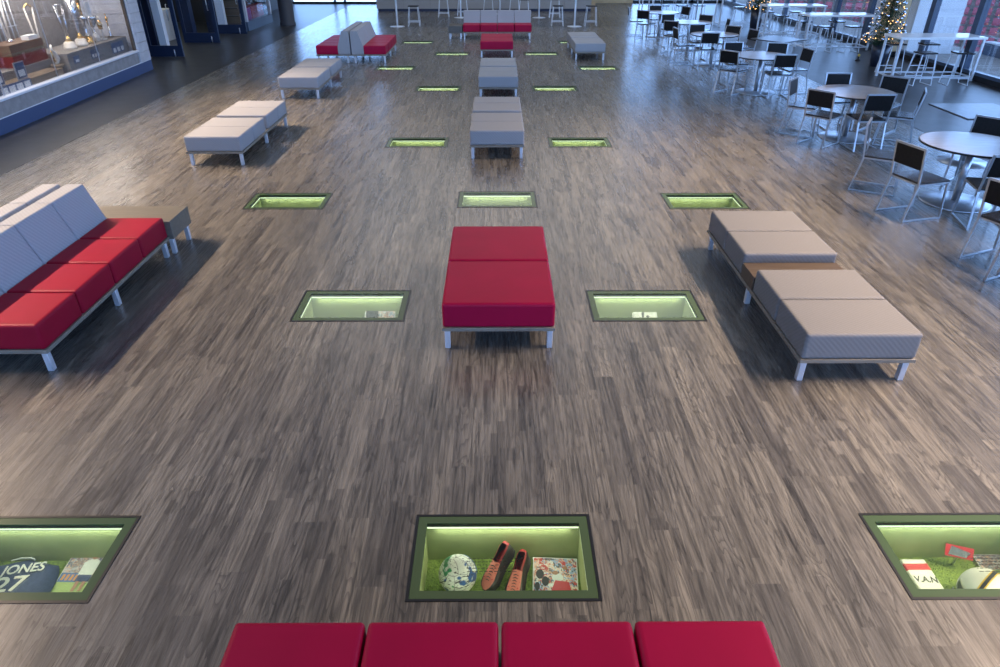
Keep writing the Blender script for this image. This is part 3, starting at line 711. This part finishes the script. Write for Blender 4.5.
# far wall
struct('ceiling', (-10.6, 11.6, 12.0, 38, 6.72, 6.9), 'whitepaint')  # unseen partial ceiling, added to keep low sky out of floor reflections
struct('wall_far', (-5.6, 4.6, 36.0, 36.2, 0, H_+1.5), 'wall'); struct('wall_far', (4.6, 6.9, 37.6, 37.8, 0, H_+1.5), 'beige'); struct('wall_far', (6.9, 11.4, 37.6, 37.8, 3.9, H_+1.5), 'wall'); struct('wall_far', (-10.4, -5.6, 37.2, 37.4, 3.6, H_+1.5), 'wall'); struct('wall_far', (4.6, 4.8, 36.0, 37.6, 0, H_+1.5), 'beige')
struct('wall_far', (-5.8, -5.6, 36.0, 37.2, 0, H_+1.5), 'wall')
for i, (a, c_) in enumerate(((-10.2,-8.1), (-8.1,-7.6), (-7.6,-5.8))):
    struct('window_%d' % (30+i), (a+.06, c_-.06, 37.28, 37.29, .1, 3.6), 'window'); struct('trim_%d' % (40+i), (c_-.05, c_+.05, 37.2, 37.36, 0, 3.6), 'mull')
struct('trim_44', (-10.4, -5.6, 37.2, 37.36, 0, .09), 'black')
for i, (a, c_) in enumerate(((6.9,8.4), (8.4,9.9), (9.9,11.4))):
    struct('window_%d' % (40+i), (a+.05, c_-.05, 37.68, 37.69, .1, 3.9), 'window'); struct('trim_%d' % (50+i), (c_-.06, c_+.06, 37.6, 37.8, 0, 3.9), 'mull')
struct('trim_55', (6.9, 11.4, 37.6, 37.8, 0, .12), 'black')
# left wall
struct('wall_left', (-10.6, -10.3, -3, 18.0, 0, H_+1.5), 'darkwall'); struct('wall_left', (-10.4, -10.2, 29.3, 37.4, 0, H_+1.5), 'darkwall')
struct('wall_left', (-13.5, -13.3, 18.0, 30, 0, 3.2), 'darkwall'); struct('wall_left', (-13.4, -9.4, 18.35, 18.45, 0, 3.2), 'darkwall'); struct('wall_left', (-13.4, -9.4, 29.2, 29.3, 0, 3.2), 'darkwall')
struct('wall_left', (-10.3, -10.0, 18.0, 30, 2.6, H_+1.5), 'darkwall'); struct('ceiling', (-13.4, -10.0, 18.35, 29.3, 3.2, 3.3), 'darkwall')
struct('wall_back', (-10.6, 11.6, -3.2, -3, 0, 1.0), 'wall'); struct('wall_back', (-10.6, 11.6, -3.2, -3, 3.4, H_+1.5), 'wall')  # unseen wall; window openings added to let sky light onto front faces
for i in range(9): struct('trim_%d' % (60+i), (-10.6+2.76*i-.06, -10.6+2.76*i+.06, -3.2, -3.0, 1.0, 3.4), 'mull')
for i in range(8): struct('window_%d' % (60+i), (-10.54+2.76*i, -10.6+2.76*(i+1)-.06, -3.11, -3.10, 1.0, 3.4), 'window')
for (y0, y1) in ((18.45,18.75), (21.3,21.7), (24.0,24.3), (25.9,26.15)): struct('wall_left', (-10.25, -10.0, y0, y1, 0, 2.6), 'navydoor')

# ------------------------------------------------------------------ trophy cabinet on the left
ang = R(2.4)
cab = thing('trophy_cabinet', 'long glass-fronted trophy cabinet on stone and navy base along left wall', 'cabinet', (-8.44, 8.0, 0), ang)
Lc = 9.75
def cw_(x, y, z=0):   # cabinet local -> world
    return (-8.44 + x*math.cos(ang) - y*math.sin(ang), 8.0 + x*math.sin(ang) + y*math.cos(ang), z)
bx('plinth_base', (-1.15, 0, -3, Lc+.6, 0, .25), 'navy', cab)
for k in range(6): bx('stone_panel', (-.06, .0, -3+2.115*k+.004, -3+2.115*(k+1)-.004, .25, .505), 'stone', cab)
bx('base_trim', (-.05, .008, -3, Lc+.6, .243, .257), 'sill', cab)
bx('sill', (-.12, .03, -3, Lc, .505, .545), 'sill', cab, bev=.006)
bx('display_floor', (-1.15, -.06, -3, Lc, .40, .505), 'plinth', cab)
bx('back_panel', (-1.2, -1.15, -3, Lc, .5, 2.6), 'plinth', cab)
bx('top', (-1.2, .03, -3, Lc, 2.6, 2.75), 'stone', cab)
for k, (y0, y1) in enumerate(((-3,-.5), (-.5,2.), (2.,4.3), (4.3,6.1), (6.1,7.9), (7.9,9.7))):
    bx('glass_pane', (-.065, -.058, y0+.006, y1-.006, .545, 2.6), 'caseglass', cab)
for yy in (4.3, 6.1, 7.9): bx('glass_joint', (-.068, -.055, yy-.006, yy+.006, .545, 2.6), 'steel', cab)
b = B()
for k in range(12): box(b, -1.2, .012, Lc+.0, Lc+.6, .25+.22*k+.003, .25+.22*(k+1)-.003, .003, 1)
obj('tiled_end_pillar', b, 'whitetile', cab)
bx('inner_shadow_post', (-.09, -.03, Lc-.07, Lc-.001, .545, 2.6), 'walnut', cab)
la = bpy.data.lights.new('cabinet_fill_light', 'AREA'); la.shape = 'RECTANGLE'; la.size = .3; la.size_y = 9; la.energy = 260; la.color = (1,.9,.8)  # unseen lamp added inside the cabinet to make the trophies visible
lo = bpy.data.objects.new('cabinet_fill_light', la); C.objects.link(lo); lo.parent = cab; lo.location = (-.5, 4.5, 2.55)
# plinths inside
def inner(name, dims, m, label, cat):
    o = bx(name, dims, m, None, .004, 1, loc=(-8.44, 8.0, 0), rot=(0,0,ang)); return tag(o, label, cat)
P1 = inner('plinth', (-.94, -.14, 6.8, 9.62, .508, .88), 'plinth', 'long grey plinth under the figurine trophies inside cabinet', 'plinth')
P2 = inner('plinth', (-.46, -.14, 3.8, 6.5, .508, .66), 'brown', 'low brown plinth at left picture edge behind the cabinet glass', 'plinth')
P3 = inner('plinth', (-.94, -.47, 4.2, 6.78, .506, .80), 'plinth', 'grey plinth carrying the maroon box inside the cabinet', 'plinth')
for (y0, y1, z0, z1, lab) in ((7.0,7.22,.66,.80,'small blue plaque on the plinth front, leftmost of three'), (7.75,8.1,.64,.82,'blue and white plaque on the plinth front, middle of three'), (8.75,9.35,.60,.82,'wide plaque with pictures on the plinth front, rightmost of three')):
    t = thing('plaque', lab, 'plaque', (-8.44, 8.0, 0), ang); bx('board', (-.138, -.125, y0, y1, z0, z1), 'plaqueblue', t); k = 3 if y1-y0 > .3 else 1
    for i in range(k): bx('picture', (-.124, -.120, y0+(y1-y0)*(i+.2)/k, y0+(y1-y0)*(i+.8)/k, z0+.02, (z0+z1)/2), 'white', t)
t = thing('name_card', 'tilted blue card with four pictures at the cabinet glass, lower left corner', 'card', (-8.44, 8.0, 0), ang)
bx('board', (-.138, -.126, 4.3, 5.3, .52, .68), 'plaqueblue', t)
for i in range(4): bx('picture', (-.125, -.120, 4.35+.24*i, 4.53+.24*i, .55, .65), 'white', t)
# trophies
def trophy(name, label, y, x, z, parts, cat='trophy'):
    t = thing(name, label, cat, cw_(x, y, z), ang)
    for nm, m, fn in parts:
        b = B(); fn(b); obj(nm, b, m, t)
    return t
def rlathe(prof, n=16, c=(0,0,0)): return lambda b: lathe(b, prof, n, c)
base_p = [(0,0),(.13,0),(.13,.05),(.11,.06),(.11,.12),(.09,.13),(.05,.16),(0,.16)]
def tower(w, h):
    def fn(b):
        for sx in (-1, 1):
            tube(b, [(0, sx*.03, .14), (0, sx*w, h)], .012, 8)
            tube(b, [(0, sx*.06, .14), (0, sx*w*.55, h)], .009, 8)
        tube(b, [(0,-w,h), (0,w,h)], .012, 8); tube(b, [(0,-w*.72,h*.75), (0,w*.72,h*.75)], .010, 8)
    return fn
def figure(h0, s):
    def fn(b):
        for sy in (-1, 1):
            tube(b, [(0, sy*.05*s, h0), (0, sy*.045*s, h0+.16*s), (0, sy*.03*s, h0+.30*s)], [.016*s,.02*s,.028*s], 8)
            tube(b, [(0, sy*.06*s, h0+.50*s), (.03*s, sy*.11*s, h0+.40*s), (.08*s, sy*.06*s, h0+.42*s)], [.02*s,.016*s,.012*s], 8)
        tube(b, [(0,0,h0+.28*s), (0,0,h0+.42*s), (0,0,h0+.53*s)], [.05*s,.062*s,.03*s], 10); ico(b, (0,0,h0+.60*s), .042*s, 2, (1,1,1.15))
    return fn
cup = [(.05,.0),(.035,.03),(.02,.06),(.02,.12),(.09,.2),(.12,.32),(.125,.36),(.11,.36),(.10,.30),(.0,.2)]
trophy('trophy', 'tall silver open-frame trophy on white base, leftmost on the plinth', 7.55, -.42, .881, [('base', 'ivory', rlathe(base_p)), ('stem', 'silver', tower(.17, .85)), ('collar', 'gold', rlathe([(0,.15),(.07,.15),(.03,.24),(0,.24)]))])
trophy('trophy', 'tall flaring silver column trophy with gold collar, second on the plinth', 8.05, -.42, .881, [('base', 'ivory', rlathe(base_p)), ('stem', 'silver', rlathe([(.03,.15),(.035,.3),(.07,.6),(.12,.9),(.10,.9),(0,.5)])), ('collar', 'gold', rlathe([(0,.15),(.07,.15),(.035,.25),(0,.25)]))])
trophy('trophy', 'tall trophy topped by golden figure, third on the plinth', 8.38, -.42, .881, [('base', 'gold', rlathe(base_p)), ('stem', 'silver', rlathe([(.06,.16),(.03,.2),(.03,.42),(.09,.5),(.09,.55),(0,.56)])), ('figure', 'gold', figure(.56, .8))])
trophy('trophy', 'silver cup trophy with upright pale plate, fourth on the plinth', 8.74, -.42, .881, [('base', 'ivory', rlathe([(0,0),(.09,0),(.09,.08),(.05,.16),(0,.16)])), ('cup', 'silver', rlathe(cup, 20, (0,0,.16))), ('plate', 'white', lambda b: box(b, -.01, .01, -.09, .09, .48, .82, .004))])
trophy('statuette', 'gold and white standing player statuette, fifth on the plinth', 9.03, -.40, .881, [('figure', 'ivory', figure(.02, .75)), ('jersey', 'gold', lambda b: tube(b, [(0,0,.22), (0,0,.33), (0,0,.41)], [.045,.055,.035], 10)), ('base', 'ivory', rlathe([(0,0),(.08,0),(.08,.02),(0,.02)]))])
trophy('statuette', 'slim gold and silver figure trophy at right end of the plinth', 9.42, -.40, .881, [('base', 'brown', rlathe([(0,0),(.07,0),(.07,.03),(0,.03)])), ('stem', 'silver', rlathe([(.03,.03),(.016,.08),(.022,.24),(0,.25)])), ('figure', 'gold', figure(.22, .45))])
t = thing('presentation_box', 'brown and maroon box with white nameplate inside the cabinet', 'box', cw_(-.71, 6.2, .801), ang)
bx('body', (-.22,.22,-.62,.54,0,.20), 'maroon', t, bev=.005); bx('lid', (-.22,.22,-.62,.54,.20,.40), 'brown', t, bev=.005); bx('nameplate', (.05,.2,.12,.45,.401,.48), 'white', t, bev=.003)
trophy('trophy', 'gold and white swirling trophy before the maroon box', 6.62, -.29, .661, [('base', 'brown', rlathe([(0,0),(.12,0),(.12,.05),(0,.05)])), ('swirl', 'ivory', lambda b: tube(b, [(0,.0,.05), (0,.08,.14), (0,.03,.25), (0,-.06,.33), (0,-.02,.42)], [.03,.045,.04,.03,.015], 10)), ('wing', 'gold', lambda b: tube(b, [(0,-.02,.1), (0,-.09,.18), (0,-.10,.28), (0,-.03,.36)], [.015,.03,.025,.01], 10))])
trophy('trophy', 'slender purple-topped trophy with gold base at left picture edge', 4.95, -.6, .801, [('base', 'gold', rlathe([(0,0),(.06,0),(.05,.06),(.02,.14),(0,.14)])), ('stem', 'purple', rlathe([(.018,.13),(.022,.3),(.026,.5),(0,.5)])), ('tip', 'ivory', rlathe([(.026,.5),(.012,.62),(0,.66)]))])
for y, x, z, s, lab in ((4.55, -.25, .661, .36, 'framed blue picture with white mount at left picture edge'), (5.3, -.25, .661, .32, 'narrow framed blue picture beside the maroon box')):
    t = thing('framed_picture', lab, 'picture', cw_(x, y, z), ang); bx('frame', (-.02,.0,-s/2,s/2,0,.30), 'steel', t); bx('print', (.0005,.004,-s/2+.02,s/2-.02,.02,.28), 'plaqueblue', t); bx('mount', (.0045,.006,-s/2+.06,s/2-.06,.05,.16), 'white', t)
for y, lab in ((5.1,'silver rack of thin bars at back of the cabinet, left one'), (6.5,'silver rack of thin bars at back of the cabinet, right one')):
    t = thing('wire_rack', lab, 'rack', cw_(-1.06, y, .506), ang)
    for k in range(7): b = B(); tube(b, [(0,-.45+.15*k,0), (0,-.45+.15*k,1.5)], .012, 6); obj('bar', b, 'steel', t)
    for z in (.45, .9, 1.35): b = B(); tube(b, [(0,-.5,z), (0,.5,z)], .010, 6); obj('crossbar', b, 'steel', t)
for y, h, lab in ((5.3,1.15,'tall silver V-shaped trophy behind the purple one'), (6.05,1.25,'tall pale V-shaped trophy behind the maroon box'), (6.98,1.2,'tall gold-edged V-shaped trophy right of the maroon box')):
    trophy('trophy', lab, y, -.72, .801 if y < 6 else (1.202 if y < 6.5 else .881), [('base', 'silver', rlathe([(0,0),(.07,0),(.05,.05),(0,.06)])), ('stem', 'ivory' if y > 6 else 'silver', lambda b, h=h: [tube(b, [(0,sx*.02,.04), (0,sx*.14,h-.35)], .016, 8) for sx in (-1,1)]), ('crown', 'gold', lambda b, h=h: tube(b, [(0,-.14,h-.35), (0,0,h-.28), (0,.14,h-.35)], .018, 8))])

# ------------------------------------------------------------------ glass doors of the shop, open into the hall
def leaf(label, x0, x1, y):
    t = thing('glass_door', label, 'door', ((x0+x1)/2, y, 0), 0, 'navy framed glass doors standing open'); w = (x1-x0)/2
    b = B(); box(b, -w, -w+.10, -.025, .025, .01, 2.45); box(b, w-.10, w, -.025, .025, .01, 2.45); box(b, -w+.10, w-.10, -.025, .025, .01, .30); box(b, -w+.10, w-.10, -.025, .025, 2.3, 2.45); obj('frame', b, 'navydoor', t)
    bx('edge_strip', (w, w+.015, -.02, .02, .01, 2.45), 'mull', t); bx('glass_pane', (-w+.10, w-.10, -.004, .004, .30, 2.3), 'caseglass', t)
    b = B(); tube(b, [(w-.16,-.03,.95), (w-.16,-.08,.95), (w-.16,-.08,1.35), (w-.16,-.03,1.35)], .012, 8); obj('handle', b, 'steel', t)
    b = B(); tube(b, [(w-.22,-.035,.0), (w-.22,-.035,.20)], .016, 8); obj('floor_stop', b, 'steel', t)
    return t
leaf('navy framed glass door standing open beside the trophy cabinet', -9.85, -8.89, 20.35)
leaf('middle navy framed glass door of the shop, standing open', -10.0, -8.88, 23.2)
leaf('navy framed glass door nearest the lit shop window', -9.78, -8.73, 25.43)
tag(bx('post', (-9.75,-9.55,20.9,21.1,0,2.6), 'whitepaint'), 'white post seen through the first open glass door', 'post'); tag(bx('post', (-9.75,-9.5,25.65,25.85,0,2.6), 'whitepaint'), 'white post seen through the third open glass door', 'post')
t = thing('shelf_unit', 'brown slatted shelf unit behind the third glass door', 'shelf', (-9.6, 26.0, 0)); bx('back_board', (-.1,.5,.06,.1,0,2.4), 'brown', t)
for k in range(9): bx('shelf', (-.1,.5,-.03,.06,.25+.25*k,.28+.25*k), 'walnut', t)
t = thing('sales_counter', 'pale green shop counter with teal goods inside the dark shop', 'counter', (-11.6, 22.9, 0)); bx('body', (-.5,.9,-.3,1.6,0,.9), 'ivory', t); bx('goods', (-.2,.5,.1,.8,.9,1.25), 'teal', t, bev=.02)
# second lit display window
t = thing('display_window', 'distant lit shop window with red and magenta goods on grey-blue base', 'display', (-8.9, 26.2, 0))
bx('base', (-1.3,0,0,3.0,0,.30), 'mull', t); bx('end_post', (-.12,.0,0,.14,.30,2.6), 'whitetile', t); bx('end_post', (-.12,.0,2.86,3.0,.30,2.6), 'whitetile', t); bx('glass_pane', (-.06,-.05,.14,2.86,.30,2.6), 'caseglass', t); bx('back_panel', (-1.3,-1.25,0,3.0,.3,2.6), 'darkwall', t); bx('top', (-1.3,0,0,3.0,2.6,2.7), 'stone', t)
tag(bx('red_box', (-9.3,-9.05,27.3,28.7,.301,.72), 'redpaint', bev=.01), 'red block inside the distant lit shop window', 'box'); tag(bx('magenta_box', (-9.25,-9.05,26.6,27.2,.301,.68), 'magenta', bev=.01), 'magenta block inside the distant lit shop window', 'box')
b = B(); tube(b, [(0, .35*math.cos(2*math.pi*i/24), .35*math.sin(2*math.pi*i/24)) for i in range(24)], .03, 8, closed=True); o = obj('hoop', b, 'silver', loc=(-9.2, 27.6, 1.11)); tag(o, 'silver hoop standing in the distant lit shop window', 'hoop')
b = B(); lathe(b, [(.29,0),(.29,.1),(.27,.12),(.27,4.5)], 32); o = obj('column', b, 'darkwall', loc=(-7.98, 28.0, 0)); tag(o, 'round dark column between the shop window and far bright floor', 'column')

# ------------------------------------------------------------------ Christmas trees
def tree(label, x, y, H0, H1, r0, r1, nl, seed):
    rnd = random.Random(seed); t = thing('christmas_tree', label, 'tree', (x, y, 0))
    b = B(); lathe(b, [(0,0),(.17,0),(.24,H0),(.21,H0),(.20,H0-.03),(0,H0-.03)], 24); obj('planter', b, 'pot', t)
    b = B(); lathe(b, [(.03,H0-.03),(.02,H1-.1),(0,H1-.05)], 8); obj('trunk', b, 'trunk', t)
    b = B()
    def rad(z): s = (z-H0)/(H1-H0); return r0*(1-s)+r1*s
    for i in range(5200):
        s = rnd.random()**1.25; z = H0-.02 + s*(H1-H0); a = rnd.uniform(0, 6.283); tier = .82+.18*((z*7) % 1.0)
        q = rad(z)*tier*rnd.uniform(.35, 1.0); l = rnd.uniform(.06, .12); cx, cy = q*math.cos(a), q*math.sin(a)
        d = Vector((math.cos(a+rnd.uniform(-.7,.7)), math.sin(a+rnd.uniform(-.7,.7)), rnd.uniform(-.5,.25))).normalized(); p = Vector((cx, cy, z)); sd = d.cross(Vector((0,0,1))).normalized()*.018
        b.faces.new([b.verts.new(p-sd), b.verts.new(p+sd), b.verts.new(p+d*l)])
    obj('foliage', b, 'fir', t)
    for i in range(min(nl, 95)):
        s = rnd.random()**1.4; z = H0 + s*(H1-H0)*.98; a = rnd.uniform(0, 6.283); q = rad(z)*rnd.uniform(.93, 1.08)
        b = B(); ico(b, (q*math.cos(a), q*math.sin(a), z), .012, 1); o = obj('fairy_light', b, 'fairy', t)
    for i in range(min(95, int(nl*.5))):
        s = rnd.random()**1.1; z = H0 + .02 + s*(H1-H0)*.95; a = rnd.uniform(0, 6.283); q = rad(z)*rnd.uniform(.92, 1.05)
        b = B(); ico(b, (q*math.cos(a), q*math.sin(a), z), .036, 2); obj('bauble', b, 'bauble', t)
    return t
tree('large Christmas tree with warm lights and silver baubles in a dark planter', 10.05, 18.75, .58, 2.5, .50, .06, 190, 3)
tree('smaller Christmas tree with warm lights in black planter, mostly above picture', 9.35, 26.4, .72, 2.3, .42, .05, 90, 5)
t = thing('floor_fitting', 'small dark floor fitting with yellow cap by the large tree', 'fitting', (9.95, 19.6, 0)); b = B(); lathe(b, [(0,0),(.07,0),(.05,.04),(.02,.05),(.02,.12),(0,.12)], 12); obj('base', b, 'black', t); b = B(); ico(b, (0,0,.14), .035); obj('cap', b, 'yellow', t)

# ------------------------------------------------------------------ outside the windows
def outside(name, dims, m): o = bx(name, dims, m); o['kind'] = 'structure'; return o
outside('ground', (11.6, 14.4, 2, 60, -.2, -.02), 'concrete'); 
tag(outside('column', (12.0, 13.35, 21.0, 23.5, -.02, 3.6), 'whitepaint'), 'broad white column outside the window behind high table', 'column')
o = bpy.data.objects['column'];
t = thing('parapet', 'grey terrace parapet with rail outside the right windows', 'wall', (0,0,0)); bx('wall', (14.2, 14.4, 2, 20.9, -.02, .29), 'mull', t); bx('rail', (14.17, 14.43, 2, 20.9, .29, .33), 'whitepaint', t)
outside('ground', (14.5, 90, -20, 120, -6.2, -6.0), 'concrete')
# red seats of the stand opposite
st = thing('stadium_seat', 'red folding seat in the stand seen through the windows', 'seat', group='red stadium seats outside the windows')
b = B(); box(b, -.19, .19, -.2, .2, .28, .34, .02, 1); obj('seat_pan', b, 'stadium', st)
b = B(); box(b, -.19, .19, .2, .26, .30, .64, .02, 1); obj('backrest', b, 'stadium', st)
b = B(); box(b, -.03, .03, 0, .2, 0, .28); obj('bracket', b, 'steel', st)
lab0 = st['label']; first = True; rows = 9
for rI in range(rows):
    rad_ = 46 + .85*rI; z = -3.35 + .42*rI
    n = 30
    for k in range(n):
        a = R(21.0 + 18.5*k/(n-1)); p = (rad_*math.sin(a), rad_*math.cos(a), z)
        if first: st.location = p; st.rotation_euler = (0,0,-a); first = False
        else: dup(st, p, -a, lab0)
    A = [(R(19+1.0*i)) for i in range(24)]; step = B()
    for a, c_ in zip(A, A[1:]):
        prism(step, [((rad_-.42)*math.sin(a), (rad_-.42)*math.cos(a)), ((rad_-.42)*math.sin(c_), (rad_-.42)*math.cos(c_)), ((rad_+.42)*math.sin(c_), (rad_+.42)*math.cos(c_)), ((rad_+.42)*math.sin(a), (rad_+.42)*math.cos(a))], -6, z-.002)
    bmesh.ops.remove_doubles(step, verts=step.verts, dist=1e-4); o = obj('ground', step, 'concrete'); o['kind'] = 'structure'

# ------------------------------------------------------------------ lights
def area(name, loc, target, sx, sy, e, col, spread=180):
    la = bpy.data.lights.new(name, 'AREA'); la.shape = 'RECTANGLE'; la.size = sx; la.size_y = sy; la.energy = e; la.color = col; la.spread = R(spread)
    o = bpy.data.objects.new(name, la); C.objects.link(o); o.location = loc
    d = Vector(target)-Vector(loc); z = -d.normalized(); y = Vector((0,1,0)); y = (y - z*y.dot(z)).normalized(); x = y.cross(z)
    o.rotation_euler = Matrix((x, y, z)).transposed().to_euler(); return o
area('clerestory_light_right', (6.7, 6.5, 6.0), (2.9, 6.5, 0), .12, 12, 370, (1., .75, .54), 50)
area('clerestory_light_left', (-9.25, 10.0, 6.0), (-4.4, 8.6, 0), .12, 13, 450, (1., .75, .54), 48)

area('ceiling_fill_light', (.2, 24, 6.6), (.2, 24, 0), 12, 20, 760, (.93, .96, 1.))  # broad unseen lamp added as ambient fill under the ceiling
area('shop_fill_light', (-11.6, 24, 3.1), (-11.6, 24, 0), 2, 8, 60, (.9, 1., .95))  # unseen lamp added to brighten the shop interior
w = bpy.data.worlds.new('world'); sc.world = w; w.use_nodes = True; nt = w.node_tree
bg = nt.nodes['Background']; tc = nt.nodes.new('ShaderNodeTexCoord'); sp = nt.nodes.new('ShaderNodeSeparateXYZ'); rp = nt.nodes.new('ShaderNodeValToRGB')
nt.links.new(tc.outputs['Generated'], sp.inputs[0]); nt.links.new(sp.outputs['Z'], rp.inputs[0]); nt.links.new(rp.outputs[0], bg.inputs['Color'])
e = rp.color_ramp.elements; e[0].position = 0; e[0].color = (1.6,2.2,3.2,1); e[1].position = .62; e[1].color = (.20,.225,.27,1)
x = e.new(.12); x.color = (2.0,3.7,7.2,1); x = e.new(.40); x.color = (1.7,3.0,5.4,1); x = e.new(.5); x.color = (.34,.42,.55,1)
bg.inputs['Strength'].default_value = 1.

# ------------------------------------------------------------------ camera
cam = bpy.data.cameras.new('camera'); cam.sensor_width = 36; cam.lens = 667/1000*36; cam.clip_end = 400
co = bpy.data.objects.new('camera', cam); C.objects.link(co); co.location = (0,0,3.0)
co.rotation_euler = (R(90-30.92), 0, -.0045); sc.camera = co
sc.view_settings.view_transform = 'Standard'; sc.view_settings.look = 'None'; sc.view_settings.gamma = 1; sc.view_settings.exposure = -.08; sc.view_settings.use_curve_mapping = False
